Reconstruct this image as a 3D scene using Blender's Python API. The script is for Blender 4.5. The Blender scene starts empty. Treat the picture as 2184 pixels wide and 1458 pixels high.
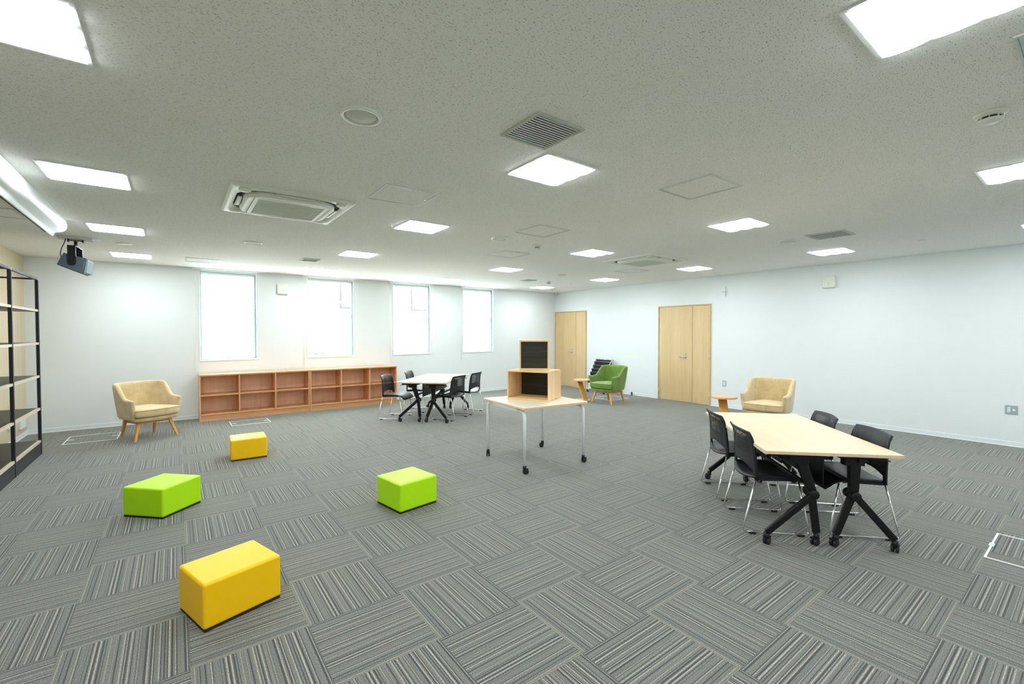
import bpy, bmesh, math, random
from mathutils import Vector, Matrix
from math import sin, cos, pi, radians
random.seed(7)
D = bpy.data
SC = bpy.context.scene
COL = SC.collection

# ---------------------------------------------------------------- camera, world, exposure
CAM_H, H = 1.530, 2.690
XL, XR, YB, YF = -1.81, 8.942, 9.80, -3.0
cd = D.cameras.new('camera'); cam = D.objects.new('camera', cd); COL.objects.link(cam)
cd.sensor_fit = 'HORIZONTAL'; cd.sensor_width = 36.0; cd.lens = 957.67 / 2184 * 36.0
cd.clip_start = 0.02; cd.clip_end = 200
yaw, pitch, roll = 0.6435, -0.0208, -0.0012
fw = Vector((sin(yaw) * cos(pitch), cos(yaw) * cos(pitch), sin(pitch)))
r0 = Vector((cos(yaw), -sin(yaw), 0)); u0 = r0.cross(fw)
rr = r0 * cos(roll) + u0 * sin(roll); uu = u0 * cos(roll) - r0 * sin(roll)
m = Matrix((rr, uu, -fw)).transposed().to_4x4(); m.translation = (0, 0, CAM_H)
cam.matrix_world = m
SC.camera = cam

w = D.worlds.new('sky'); SC.world = w; w.use_nodes = True
bg = w.node_tree.nodes['Background']
bg.inputs['Color'].default_value = (0.90, 0.96, 1.0, 1); bg.inputs['Strength'].default_value = 8.0
SC.view_settings.view_transform = 'Standard'; SC.view_settings.look = 'None'
SC.view_settings.exposure = 1.32; SC.view_settings.gamma = 1.0
SC.view_settings.use_curve_mapping = False
LAMP = 16.5
try:
    SC.cycles.max_bounces = 10; SC.cycles.diffuse_bounces = 6; SC.cycles.transparent_max_bounces = 12
    SC.cycles.sample_clamp_indirect = 8.0; SC.cycles.use_denoising = True
except Exception:
    pass

# ---------------------------------------------------------------- materials
def S(r, g, b):
    f = lambda c: (c / 255 / 12.92) if c / 255 <= 0.04045 else ((c / 255 + 0.055) / 1.055) ** 2.4
    return (f(r), f(g), f(b), 1)

def mat(name, col, rough=0.6, metal=0.0, spec=0.5, sheen=0.0, coat=0.0):
    m = D.materials.new(name); m.use_nodes = True
    b = m.node_tree.nodes['Principled BSDF']
    b.inputs['Base Color'].default_value = col
    b.inputs['Roughness'].default_value = rough
    b.inputs['Metallic'].default_value = metal
    b.inputs['Specular IOR Level'].default_value = spec
    if sheen: b.inputs['Sheen Weight'].default_value = sheen; b.inputs['Sheen Roughness'].default_value = 0.5
    if coat: b.inputs['Coat Weight'].default_value = coat
    return m

class N:
    """small helper around a material's node tree"""
    def __init__(s, m): s.t = m.node_tree; s.b = s.t.nodes['Principled BSDF']
    def n(s, typ, **kw):
        x = s.t.nodes.new(typ)
        for k, v in kw.items():
            if k in ('operation', 'noise_dimensions', 'voronoi_dimensions', 'data_type', 'blend_type', 'feature', 'interpolation', 'wave_type', 'bands_direction', 'distance'):
                setattr(x, k, v)
            else: x.inputs[k].default_value = v
        return x
    def l(s, a, b): s.t.links.new(a, b)
    def math(s, op, a, b=None, c=None):
        x = s.t.nodes.new('ShaderNodeMath'); x.operation = op
        for i, v in enumerate((a, b, c)):
            if v is None: continue
            if isinstance(v, (int, float)): x.inputs[i].default_value = v
            else: s.l(v, x.inputs[i])
        return x.outputs[0]
    def mix(s, f, a, b, blend='MIX'):
        x = s.t.nodes.new('ShaderNodeMix'); x.data_type = 'RGBA'; x.blend_type = blend
        for i, v in ((0, f), (6, a), (7, b)):
            if isinstance(v, (int, float)): x.inputs[i].default_value = v
            elif isinstance(v, tuple): x.inputs[i].default_value = v
            else: s.l(v, x.inputs[i])
        return x.outputs[2]
    def ramp(s, f, stops):
        x = s.t.nodes.new('ShaderNodeValToRGB'); cr = x.color_ramp
        while len(cr.elements) < len(stops): cr.elements.new(0.5)
        for e, (p, c) in zip(cr.elements, stops): e.position = p; e.color = c
        s.l(f, x.inputs[0]); return x.outputs[0]
    def coord(s, scale=(1, 1, 1), rot=(0, 0, 0)):
        c = s.t.nodes.new('ShaderNodeTexCoord'); mp = s.t.nodes.new('ShaderNodeMapping')
        s.l(c.outputs['Object'], mp.inputs[0]); mp.inputs['Scale'].default_value = scale
        mp.inputs['Rotation'].default_value = rot
        return mp.outputs[0]
    def noise(s, vec, scale, detail=2, rough=0.5, dist=0.0):
        x = s.t.nodes.new('ShaderNodeTexNoise'); s.l(vec, x.inputs['Vector'])
        x.inputs['Scale'].default_value = scale; x.inputs['Detail'].default_value = detail
        x.inputs['Roughness'].default_value = rough; x.inputs['Distortion'].default_value = dist
        return x.outputs[0]
    def bump(s, h, strength=0.2, dist=0.01):
        x = s.t.nodes.new('ShaderNodeBump'); x.inputs['Strength'].default_value = strength
        x.inputs['Distance'].default_value = dist; s.l(h, x.inputs['Height']); s.l(x.outputs[0], s.b.inputs['Normal'])

def wood(name, c1, c2, axis='z', freq=18, rough=0.45, stretch=0.06, spec=0.4, fine=0.35):
    """grain running along AXIS"""
    m = mat(name, c1, rough, spec=spec); n = N(m)
    sc = {'x': (stretch, 1, 1), 'y': (1, stretch, 1), 'z': (1, 1, stretch)}[axis]
    v = n.coord(sc)
    a = n.noise(v, freq, 3, 0.6, 0.6)
    b = n.noise(v, freq * 7, 2, 0.6, 0.2)
    f = n.math('ADD', n.math('MULTIPLY', a, 1 - fine), n.math('MULTIPLY', b, fine))
    col = n.ramp(f, [(0.33, c2), (0.66, c1)])
    n.l(col, n.b.inputs['Base Color'])
    return m

def plain(name, col, rough=0.5, var=0.04, scale=40, **k):
    m = mat(name, col, rough, **k); n = N(m)
    f = n.noise(n.coord(), scale, 3)
    d = tuple(c * (1 - var) for c in col[:3]) + (1,)
    n.l(n.ramp(f, [(0.3, d), (0.7, col)]), n.b.inputs['Base Color'])
    return m

M = {}
M['wall'] = plain('wall_paint', (0.745, 0.785, 0.785, 1), 0.7, 0.012, 6)
M['white'] = plain('white_enamel', (0.80, 0.83, 0.82, 1), 0.35, 0.02)
M['baseboard'] = plain('baseboard_vinyl', (0.74, 0.80, 0.81, 1), 0.5, 0.03)
M['offwhite'] = plain('warm_white_plastic', S(226, 229, 218), 0.45, 0.03)
M['greywhite'] = plain('grey_white_metal', S(192, 199, 186), 0.5, 0.04)
M['grille'] = plain('grille_grey', S(212, 217, 202), 0.6, 0.08, 120)
M['dark'] = plain('dark_gap', (0.012, 0.014, 0.013, 1), 0.6)
M['black'] = plain('black_powder_coat', (0.006, 0.007, 0.008, 1), 0.35, 0.15, spec=0.28)
M['shelf_black'] = plain('black_shelf_metal', (0.014, 0.015, 0.018, 1), 0.4, 0.15)
M['rubber'] = plain('black_rubber', (0.011, 0.011, 0.012, 1), 0.5, 0.1)
M['plastic'] = plain('black_plastic', (0.009, 0.012, 0.015, 1), 0.42, 0.15, 90, spec=0.33)
M['chrome'] = mat('chrome', (0.72, 0.73, 0.74, 1), 0.14, 1.0)
M['steel'] = mat('brushed_steel', (0.62, 0.62, 0.60, 1), 0.32, 1.0)
M['alu'] = plain('aluminium_paint', S(205, 215, 212), 0.4, 0.03)
M['winframe'] = plain('window_aluminium', S(158, 176, 180), 0.45, 0.03)
M['tube'] = plain('white_tube_enamel', (0.84, 0.875, 0.865, 1), 0.3, 0.02)
M['door'] = wood('door_oak_veneer', S(216, 190, 146), S(204, 173, 126), 'z', 9, 0.42)
M['door_frame'] = wood('door_frame_oak', S(205, 180, 122), S(188, 158, 98), 'z', 16, 0.45)
M['panel'] = wood('wall_pale_wood', S(212, 200, 172), S(196, 180, 148), 'z', 22, 0.5, 0.015, fine=0.6)
M['book'] = wood('bookcase_wood', S(226, 176, 128), S(206, 150, 102), 'z', 12, 0.42, 0.08)
M['bookx'] = wood('bookcase_wood_long', S(222, 170, 122), S(200, 142, 94), 'x', 12, 0.40, 0.08)
M['bookback'] = wood('bookcase_back_board', S(246, 208, 174), S(234, 188, 150), 'z', 14, 0.5, 0.06)
M['maple'] = wood('maple_laminate', S(226, 212, 178), S(219, 202, 165), 'x', 7, 0.34, 0.05, spec=0.35)
M['maple_edge'] = wood('maple_edge', S(228, 200, 172), S(216, 184, 152), 'x', 16, 0.45)
M['birch'] = wood('birch_laminate', S(234, 226, 206), S(228, 217, 194), 'x', 7, 0.3, 0.05)
M['beech'] = wood('beech_leg', S(226, 172, 92), S(204, 142, 62), 'z', 24, 0.4)
M['beech_top'] = wood('beech_top', S(228, 186, 144), S(212, 164, 118), 'x', 14, 0.4)
M['pine'] = wood('pine_crate', S(240, 212, 170), S(222, 180, 124), 'z', 10, 0.5, 0.04)
M['pinex'] = wood('pine_crate_x', S(238, 208, 156), S(222, 182, 122), 'x', 10, 0.5, 0.04)
M['darkwood'] = wood('dark_stained_board', S(50, 48, 36), S(20, 22, 17), 'x', 16, 0.5, 0.05)
M['board_top'] = plain('dark_shelf_board', S(44, 46, 40), 0.42, 0.2, 30)
M['board_edge'] = wood('shelf_edge_band', S(205, 196, 178), S(190, 178, 158), 'y', 20, 0.5)
M['cream'] = mat('cream_velour', S(206, 184, 140), 0.9, sheen=0.5, spec=0.2)
M['green'] = mat('green_velour', S(92, 128, 42), 0.9, sheen=0.5, spec=0.2)
for k, c1, c2 in (('cream', S(216, 196, 152), S(188, 164, 116)), ('green', S(112, 146, 50), S(82, 114, 32))):
    n = N(M[k]); f = n.noise(n.coord(), 6, 4, 0.65, 0.4); g = n.noise(n.coord(), 160, 2)
    n.l(n.ramp(n.math('ADD', n.math('MULTIPLY', f, .75), n.math('MULTIPLY', g, .25)), [(0.34, c2), (0.66, c1)]), n.b.inputs['Base Color'])
    n.bump(g, 0.15, 0.002)
def leatherette(name, col):
    m = mat(name, col, 0.45, spec=0.32); n = N(m)
    n.bump(n.noise(n.coord(), 350, 2), 0.10, 0.001); return m
M['yellow'] = leatherette('yellow_leatherette', S(246, 194, 0))
M['lime'] = leatherette('lime_leatherette', S(174, 228, 6))
# emitting lamp diffuser
M['lamp'] = D.materials.new('lamp_diffuser'); M['lamp'].use_nodes = True
_b = M['lamp'].node_tree.nodes['Principled BSDF']
_b.inputs['Base Color'].default_value = (0.85, 0.87, 0.86, 1)
_b.inputs['Emission Color'].default_value = (0.905, 0.965, 1.0, 1); _b.inputs['Emission Strength'].default_value = LAMP
# window glass
M['glass'] = D.materials.new('window_glass'); M['glass'].use_nodes = True
_t = M['glass'].node_tree; _t.nodes.remove(_t.nodes['Principled BSDF'])
_tr = _t.nodes.new('ShaderNodeBsdfTransparent'); _gl = _t.nodes.new('ShaderNodeBsdfGlossy'); _mx = _t.nodes.new('ShaderNodeMixShader')
_gl.inputs['Roughness'].default_value = 0.02; _mx.inputs[0].default_value = 0.06
_tr.inputs['Color'].default_value = (0.94, 0.98, 0.97, 1)
_t.links.new(_tr.outputs[0], _mx.inputs[1]); _t.links.new(_gl.outputs[0], _mx.inputs[2])
_t.links.new(_mx.outputs[0], _t.nodes['Material Output'].inputs[0])

# ceiling: rock-wool board with short fissures
def ceiling_mat():
    m = mat('rockwool_ceiling', (0.72, 0.735, 0.70, 1), 0.95, spec=0.1); n = N(m)
    v = n.coord((1.0, 2.6, 1.0))
    a = n.noise(v, 84, 2, 0.55, 0.8)
    f = n.ramp(a, [(0.600, (0, 0, 0, 1)), (0.665, (1, 1, 1, 1))])
    g = n.noise(n.coord(), 230, 2, 0.6)
    h = n.ramp(g, [(0.63, (0, 0, 0, 1)), (0.72, (1, 1, 1, 1))])
    base = n.ramp(n.noise(n.coord(), 1.2, 2), [(0.3, (0.90, 0.90, 0.875, 1)), (0.7, (0.92, 0.915, 0.895, 1))])
    c = n.mix(n.math('MULTIPLY', f, 0.85), base, (0.36, 0.36, 0.32, 1))
    c = n.mix(n.math('MULTIPLY', h, 0.35), c, (0.28, 0.29, 0.24, 1))
    n.l(c, n.b.inputs['Base Color']); return m
M['ceiling'] = ceiling_mat()

# carpet tiles, 0.5 m, quarter-turned, irregular stripes
GX, GY = 1.0366, 2.4884
def carpet_mat():
    m = mat('carpet_tiles', (0.2, 0.2, 0.2, 1), 0.92, spec=0.3, sheen=0.32); n = N(m); n.b.inputs['Sheen Roughness'].default_value = 0.32
    tc = n.t.nodes.new('ShaderNodeTexCoord'); sp = n.t.nodes.new('ShaderNodeSeparateXYZ')
    n.l(tc.outputs['Object'], sp.inputs[0])
    px = n.math('DIVIDE', n.math('SUBTRACT', sp.outputs[0], GX), 0.5)
    py = n.math('DIVIDE', n.math('SUBTRACT', sp.outputs[1], GY), 0.5)
    cx = n.math('FLOOR', px); cy = n.math('FLOOR', py)
    fx = n.math('SUBTRACT', px, cx); fy = n.math('SUBTRACT', py, cy)
    par = n.math('FLOORED_MODULO', n.math('ADD', cx, cy), 2.0)        # 1: stripes run along y
    s = n.math('ADD', n.math('MULTIPLY', fx, par), n.math('MULTIPLY', fy, n.math('SUBTRACT', 1.0, par)))
    a = n.math('ADD', n.math('MULTIPLY', fy, par), n.math('MULTIPLY', fx, n.math('SUBTRACT', 1.0, par)))
    wn = n.t.nodes.new('ShaderNodeTexWhiteNoise'); wn.noise_dimensions = '2D'
    cb = n.t.nodes.new('ShaderNodeCombineXYZ'); n.l(cx, cb.inputs[0]); n.l(cy, cb.inputs[1]); n.l(cb.outputs[0], wn.inputs['Vector'])
    off = n.math('MULTIPLY', wn.outputs['Value'], 0.35)
    w1 = n.t.nodes.new('ShaderNodeTexNoise'); w1.noise_dimensions = '1D'; w1.inputs['Scale'].default_value = 50; w1.inputs['Detail'].default_value = 1.5
    n.l(n.math('ADD', s, n.math('MULTIPLY', off, 0.02)), w1.inputs['W'])
    w2 = n.t.nodes.new('ShaderNodeTexNoise'); w2.noise_dimensions = '1D'; w2.inputs['Scale'].default_value = 30; w2.inputs['Detail'].default_value = 1
    n.l(n.math('ADD', s, 7.3), w2.inputs['W'])
    base = S(119, 121, 114); dark = S(53, 63, 67); tan = S(182, 171, 154)
    lightm = n.ramp(w1.outputs[0], [(0.605, (0, 0, 0, 1)), (0.655, (1, 1, 1, 1))])
    darkm = n.ramp(w1.outputs[0], [(0.400, (1, 1, 1, 1)), (0.460, (0, 0, 0, 1))])
    brk = n.noise(n.coord(), 55, 2)                                  # breaks along the stripe
    midm = n.ramp(w2.outputs[0], [(0.42, (0, 0, 0, 1)), (0.6, (1, 1, 1, 1))])
    c = n.mix(n.math('MULTIPLY', midm, 0.45), base, S(102, 105, 101))
    c = n.mix(n.math('MULTIPLY', darkm, 0.88), c, dark)
    c = n.mix(n.math('MULTIPLY', lightm, n.math('ADD', 0.45, n.math('MULTIPLY', brk, 0.7))), c, tan)
    # yarn loops
    g = n.noise(n.coord(), 240, 3, 0.75)
    c = n.mix(1.0, c, n.ramp(g, [(0.34, (0.30, 0.34, 0.36, 1)), (0.5, (0.90, 0.90, 0.90, 1)), (0.66, (1.75, 1.70, 1.62, 1))]), 'MULTIPLY')
    # tile seam
    e = n.math('MINIMUM', n.math('MINIMUM', fx, n.math('SUBTRACT', 1.0, fx)), n.math('MINIMUM', fy, n.math('SUBTRACT', 1.0, fy)))
    seam = n.ramp(e, [(0.002, (0.72, 0.72, 0.72, 1)), (0.006, (1, 1, 1, 1))])
    c = n.mix(1.0, c, seam, 'MULTIPLY')
    n.l(c, n.b.inputs['Base Color']); n.bump(g, 0.5, 0.004)
    return m
M['carpet'] = carpet_mat()

# perforated chair back
def perf_mat():
    m = mat('perforated_black_plastic', (0.010, 0.013, 0.016, 1), 0.42, spec=0.35); n = N(m)
    tc = n.t.nodes.new('ShaderNodeTexCoord'); sp = n.t.nodes.new('ShaderNodeSeparateXYZ'); n.l(tc.outputs['Object'], sp.inputs[0])
    P = 0.0085
    gx = n.math('SUBTRACT', n.math('FRACT', n.math('DIVIDE', sp.outputs[0], P)), 0.5)
    gz = n.math('SUBTRACT', n.math('FRACT', n.math('DIVIDE', sp.outputs[2], P)), 0.5)
    d = n.math('SQRT', n.math('ADD', n.math('MULTIPLY', gx, gx), n.math('MULTIPLY', gz, gz)))
    hole = n.math('LESS_THAN', d, 0.33)
    inside = n.math('MULTIPLY', n.math('LESS_THAN', n.math('ABSOLUTE', sp.outputs[0]), 0.175), n.math('MULTIPLY', n.math('GREATER_THAN', sp.outputs[2], 0.585), n.math('LESS_THAN', sp.outputs[2], 0.745)))
    n.l(n.math('SUBTRACT', 1.0, n.math('MULTIPLY', hole, inside)), n.b.inputs['Alpha'])
    return m
M['perf'] = perf_mat()

# ---------------------------------------------------------------- mesh helpers
class MB:
    """collects shapes into one mesh"""
    def __init__(s): s.bm = bmesh.new(); s.mats = []
    def mi(s, mt):
        if mt is None: return 0
        if mt not in s.mats: s.mats.append(mt)
        return s.mats.index(mt)
    def box(s, x0, x1, y0, y1, z0, z1, mt=None, rot=None, bevel=0, seg=2):
        vs = [s.bm.verts.new((x, y, z)) for x in (x0, x1) for y in (y0, y1) for z in (z0, z1)]
        F = [(0, 1, 3, 2), (4, 6, 7, 5), (0, 4, 5, 1), (2, 3, 7, 6), (0, 2, 6, 4), (1, 5, 7, 3)]
        fs = [s.bm.faces.new([vs[i] for i in f]) for f in F]
        if rot is not None:
            for v in vs: v.co = rot @ v.co
        if bevel:
            r = bmesh.ops.bevel(s.bm, geom=list({e for f in fs for e in f.edges}), offset=bevel, segments=seg, profile=0.5, affect='EDGES')
            fs = [f for f in fs if f.is_valid] + r['faces']
        i = s.mi(mt)
        for f in fs: f.material_index = i
        return s
    def obox(s, c, size, mt=None, mtx=None, bevel=0, seg=2):
        R = Matrix.Translation(Vector(c)) @ (mtx.to_4x4() if mtx is not None else Matrix())
        a, b, d = (q / 2 for q in size)
        return s.box(-a, a, -b, b, -d, d, mt, R, bevel, seg)
    def bar(s, p, q, w, d, mt=None, up=(0, 0, 1), bevel=0, w2=None, d2=None):
        """rectangular bar from p to q, w across, d along UP side"""
        p, q = Vector(p), Vector(q); z = (q - p).normalized(); up = Vector(up)
        if abs(z.dot(up)) > 0.99: up = Vector((1, 0, 0))
        x = up.cross(z).normalized(); y = z.cross(x)
        w2 = w if w2 is None else w2; d2 = d if d2 is None else d2
        A = [s.bm.verts.new(p + x * a * w / 2 + y * b * d / 2) for a, b in ((-1, -1), (1, -1), (1, 1), (-1, 1))]
        B = [s.bm.verts.new(q + x * a * w2 / 2 + y * b * d2 / 2) for a, b in ((-1, -1), (1, -1), (1, 1), (-1, 1))]
        fs = [s.bm.faces.new(A[::-1]), s.bm.faces.new(B)]
        for i in range(4): fs.append(s.bm.faces.new([A[i], A[(i + 1) % 4], B[(i + 1) % 4], B[i]]))
        if bevel:
            r = bmesh.ops.bevel(s.bm, geom=list({e for f in fs for e in f.edges}), offset=bevel, segments=2, profile=0.5, affect='EDGES')
            fs = [f for f in fs if f.is_valid] + r['faces']
        i = s.mi(mt)
        for f in fs: f.material_index = i
        return s
    def tube(s, pts, r, mt=None, n=12, bend=0.0, r2=None):
        """round tube along pts, corners rounded with radius BEND"""
        P = [Vector(p) for p in pts]
        if bend:
            Q = [P[0]]
            for i in range(1, len(P) - 1):
                a, b, c = P[i - 1], P[i], P[i + 1]
                d = min(bend, (a - b).length * .49, (c - b).length * .49)
                s0, s1 = b + (a - b).normalized() * d, b + (c - b).normalized() * d
                for k in range(7):
                    t = k / 6; Q.append(s0 * (1 - t) ** 2 + b * 2 * t * (1 - t) + s1 * t * t)
            Q.append(P[-1]); P = Q
        rings = []; ref = None
        for i, p in enumerate(P):
            d = (P[min(i + 1, len(P) - 1)] - P[max(i - 1, 0)]).normalized()
            if ref is None:
                ref = Vector((0, 0, 1)) if abs(d.z) < .9 else Vector((1, 0, 0))
            x = (ref - d * ref.dot(d)).normalized(); y = d.cross(x); ref = x
            R = r if r2 is None else r + (r2 - r) * i / (len(P) - 1)
            rings.append([s.bm.verts.new(p + (x * cos(2 * pi * k / n) + y * sin(2 * pi * k / n)) * R) for k in range(n)])
        i = s.mi(mt)
        for a, b in zip(rings, rings[1:]):
            for k in range(n):
                f = s.bm.faces.new([a[k], a[(k + 1) % n], b[(k + 1) % n], b[k]]); f.material_index = i; f.smooth = True
        for q in (rings[0][::-1], rings[-1]):
            f = s.bm.faces.new(q); f.material_index = i
        return s
    def lathe(s, prof, mt=None, n=32, c=(0, 0, 0), mtx=None, smooth=True):
        """profile [(radius, z)] turned about z"""
        R = Matrix.Translation(Vector(c)) @ (mtx.to_4x4() if mtx is not None else Matrix())
        i = s.mi(mt); rings = []
        for r, z in prof:
            if r < 1e-6: rings.append([s.bm.verts.new(R @ Vector((0, 0, z)))])
            else: rings.append([s.bm.verts.new(R @ Vector((r * cos(2 * pi * k / n), r * sin(2 * pi * k / n), z))) for k in range(n)])
        for a, b in zip(rings, rings[1:]):
            for k in range(n):
                q = [a[k % len(a)], a[(k + 1) % len(a)], b[(k + 1) % len(b)], b[k % len(b)]]
                u = []
                for v in q:
                    if v not in u: u.append(v)
                if len(u) > 2:
                    f = s.bm.faces.new(u); f.material_index = i; f.smooth = smooth
        for q in (rings[0], rings[-1]):
            if len(q) > 2:
                f = s.bm.faces.new(q); f.material_index = i
        return s
    def prism(s, poly, axis, a, b, mt=None):
        """polygon in the plane across AXIS, pulled from a to b"""
        def P(u, v, t): return {'x': (t, u, v), 'y': (u, t, v), 'z': (u, v, t)}[axis]
        A = [s.bm.verts.new(P(u, v, a)) for u, v in poly]; B = [s.bm.verts.new(P(u, v, b)) for u, v in poly]
        i = s.mi(mt); fs = [s.bm.faces.new(A[::-1]), s.bm.faces.new(B)]
        for k in range(len(A)): fs.append(s.bm.faces.new([A[k], A[(k + 1) % len(A)], B[(k + 1) % len(A)], B[k]]))
        for f in fs: f.material_index = i
        return s
    def grid(s, rows, mt=None, close=False):
        """rows of points -> smooth sheet"""
        V = [[s.bm.verts.new(p) for p in r] for r in rows]; i = s.mi(mt)
        for a, b in zip(V, V[1:]):
            m = len(a)
            for k in range(m if close else m - 1):
                f = s.bm.faces.new([a[k], a[(k + 1) % m], b[(k + 1) % m], b[k]]); f.material_index = i; f.smooth = True
        return s
    def frame(s, x0, x1, y0, y1, z0, z1, wd, mt=None):
        """flat rectangular ring as one joined piece (in xy)"""
        xs = [x0, x0 + wd, x1 - wd, x1]; ys = [y0, y0 + wd, y1 - wd, y1]; i = s.mi(mt)
        V = {(a, b, c): s.bm.verts.new((xs[a], ys[b], (z0, z1)[c])) for a in range(4) for b in range(4) for c in range(2)}
        for a in range(3):
            for b in range(3):
                if a == 1 and b == 1:
                    for e in (((1, 1), (2, 1)), ((2, 1), (2, 2)), ((2, 2), (1, 2)), ((1, 2), (1, 1))):
                        f = s.bm.faces.new([V[e[0] + (0,)], V[e[0] + (1,)], V[e[1] + (1,)], V[e[1] + (0,)]]); f.material_index = i
                    continue
                for c in (0, 1):
                    q = [V[a, b, c], V[a + 1, b, c], V[a + 1, b + 1, c], V[a, b + 1, c]]
                    f = s.bm.faces.new(q if c else q[::-1]); f.material_index = i
        for k in range(3):
            for p, q in (((k, 0), (k + 1, 0)), ((k + 1, 3), (k, 3)), ((0, k + 1), (0, k)), ((3, k), (3, k + 1))):
                f = s.bm.faces.new([V[p + (0,)], V[q + (0,)], V[q + (1,)], V[p + (1,)]]); f.material_index = i
        return s
    def xf(s, mtx): s.bm.transform(mtx); return s
    def build(s, name, mt=None, parent=None, smooth=False, label=None):
        me = D.meshes.new(name)
        bmesh.ops.recalc_face_normals(s.bm, faces=s.bm.faces)
        s.bm.to_mesh(me); s.bm.free()
        ms = list(s.mats)
        if mt is not None: ms = [mt] + [q for q in ms if q is not mt] if not ms else ms
        for q in ms: me.materials.append(M[q] if isinstance(q, str) else q)
        if smooth:
            for p in me.polygons: p.use_smooth = True
        o = D.objects.new(name, me); COL.objects.link(o)
        if parent is not None: o.parent = parent
        if label: o['label'] = label
        return o

def mod_bevel(o, w=0.003, seg=2):
    b = o.modifiers.new('bevel', 'BEVEL'); b.width = w; b.segments = seg; b.limit_method = 'ANGLE'; b.angle_limit = radians(40)
    return o
def mod_solid(o, t, off=-1.0):
    b = o.modifiers.new('solid', 'SOLIDIFY'); b.thickness = t; b.offset = off; b.use_even_offset = True; return o
def mod_sub(o, l=2):
    b = o.modifiers.new('sub', 'SUBSURF'); b.levels = l; b.render_levels = l; return o

def thing(name, label, cat, loc=(0, 0, 0), rot=0.0, group=None):
    o = D.objects.new(name, None); COL.objects.link(o); o.empty_display_size = 0.1
    o.location = loc; o.rotation_euler = (0, 0, rot); o['label'] = label; o['category'] = cat
    if group: o['group'] = group
    return o
def tag(o, label, cat, group=None):
    o['label'] = label; o['category'] = cat
    if group: o['group'] = group
    return o
def struct(o): o['kind'] = 'structure'; return o
KIDS = {}
def kids(o): return [c for c in D.objects if c.parent is o]
def dup(root, loc, rot, label, group=None):
    r = root.copy(); COL.objects.link(r); r.location = loc; r.rotation_euler = (0, 0, rot); r['label'] = label
    if group: r['group'] = group
    for ch in kids(root):
        c = ch.copy(); COL.objects.link(c); c.parent = r
        for g in kids(ch):
            d = g.copy(); COL.objects.link(d); d.parent = c
    return r

# ================================================================= ROOM SHELL
b = MB(); b.box(XL - .2, XR + .2, YF - .2, YB + .2, -0.12, 0.0); struct(b.build('floor', 'carpet'))
b = MB(); b.box(XL - .2, XR + .2, YF - .2, YB + .2, H, H + 0.12); struct(b.build('ceiling', 'ceiling'))

WIN = [(0.352, 1.257), (2.150, 3.090), (3.965, 4.900), (5.800, 6.722)]
WZ0, WZ1 = 1.030, 2.655
def wall_holes(name, xs, zs, holes, y, out, mt):
    """wall sheet in the xz plane at y, holes left open, thickened away from the room"""
    bm = bmesh.new(); V = {}
    def v(x, z):
        k = (round(x, 4), round(z, 4))
        if k not in V: V[k] = bm.verts.new((x, y, z))
        return V[k]
    for a, c in zip(xs, xs[1:]):
        for d, e in zip(zs, zs[1:]):
            if any(h[0] <= (a + c) / 2 <= h[1] and h[2] <= (d + e) / 2 <= h[3] for h in holes): continue
            bm.faces.new([v(a, d), v(a, e), v(c, e), v(c, d)])
    r = bmesh.ops.extrude_face_region(bm, geom=list(bm.faces))
    for q in r['geom']:
        if isinstance(q, bmesh.types.BMVert): q.co.y += out
    bmesh.ops.recalc_face_normals(bm, faces=bm.faces)
    me = D.meshes.new(name); bm.to_mesh(me); bm.free(); me.materials.append(M[mt])
    o = D.objects.new(name, me); COL.objects.link(o); return struct(o)
xs = sorted([XL - .15, XR + .15] + [q for w_ in WIN for q in w_])
wall_holes('wall_back', xs, [0, WZ0, WZ1, H], [(a, c, WZ0, WZ1) for a, c in WIN], YB, 0.16, 'wall')
b = MB(); b.box(XR, XR + .15, YF - .15, YB, 0, H); struct(b.build('wall_right', 'wall'))
b = MB(); b.box(XL - .15, XL, YF - .15, YB, 0, H); struct(b.build('wall_left', 'panel'))
b = MB(); b.box(XL, XR, YF - .15, YF, 0, H); struct(b.build('wall_front', 'wall'))
# baseboards: thin vinyl strip with a small lip
b = MB(); b.prism([(YB, 0), (YB - .012, 0), (YB - .012, .004), (YB - .007, .008), (YB - .006, .062), (YB - .002, .065), (YB, .065)], 'x', XL + .007, XR - .007)
struct(b.build('baseboard_back', 'baseboard'))
D1, D2 = (5.000, 6.272), (8.545, 9.790)
b = MB()
for k, (a, c) in enumerate(((YF, D1[0] - .001), (D1[1] + .001, D2[0] - .001))):
    b = MB(); b.prism([(XR, 0), (XR - .012, 0), (XR - .012, .004), (XR - .007, .008), (XR - .006, .062), (XR - .002, .065), (XR, .065)], 'y', a, c)
    struct(b.build('baseboard_right', 'baseboard'))
b = MB(); b.prism([(XL, 0), (XL + .012, 0), (XL + .012, .004), (XL + .007, .008), (XL + .006, .062), (XL + .002, .065), (XL, .065)], 'y', YF, YB)
struct(b.build('baseboard_left', 'baseboard'))

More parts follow.
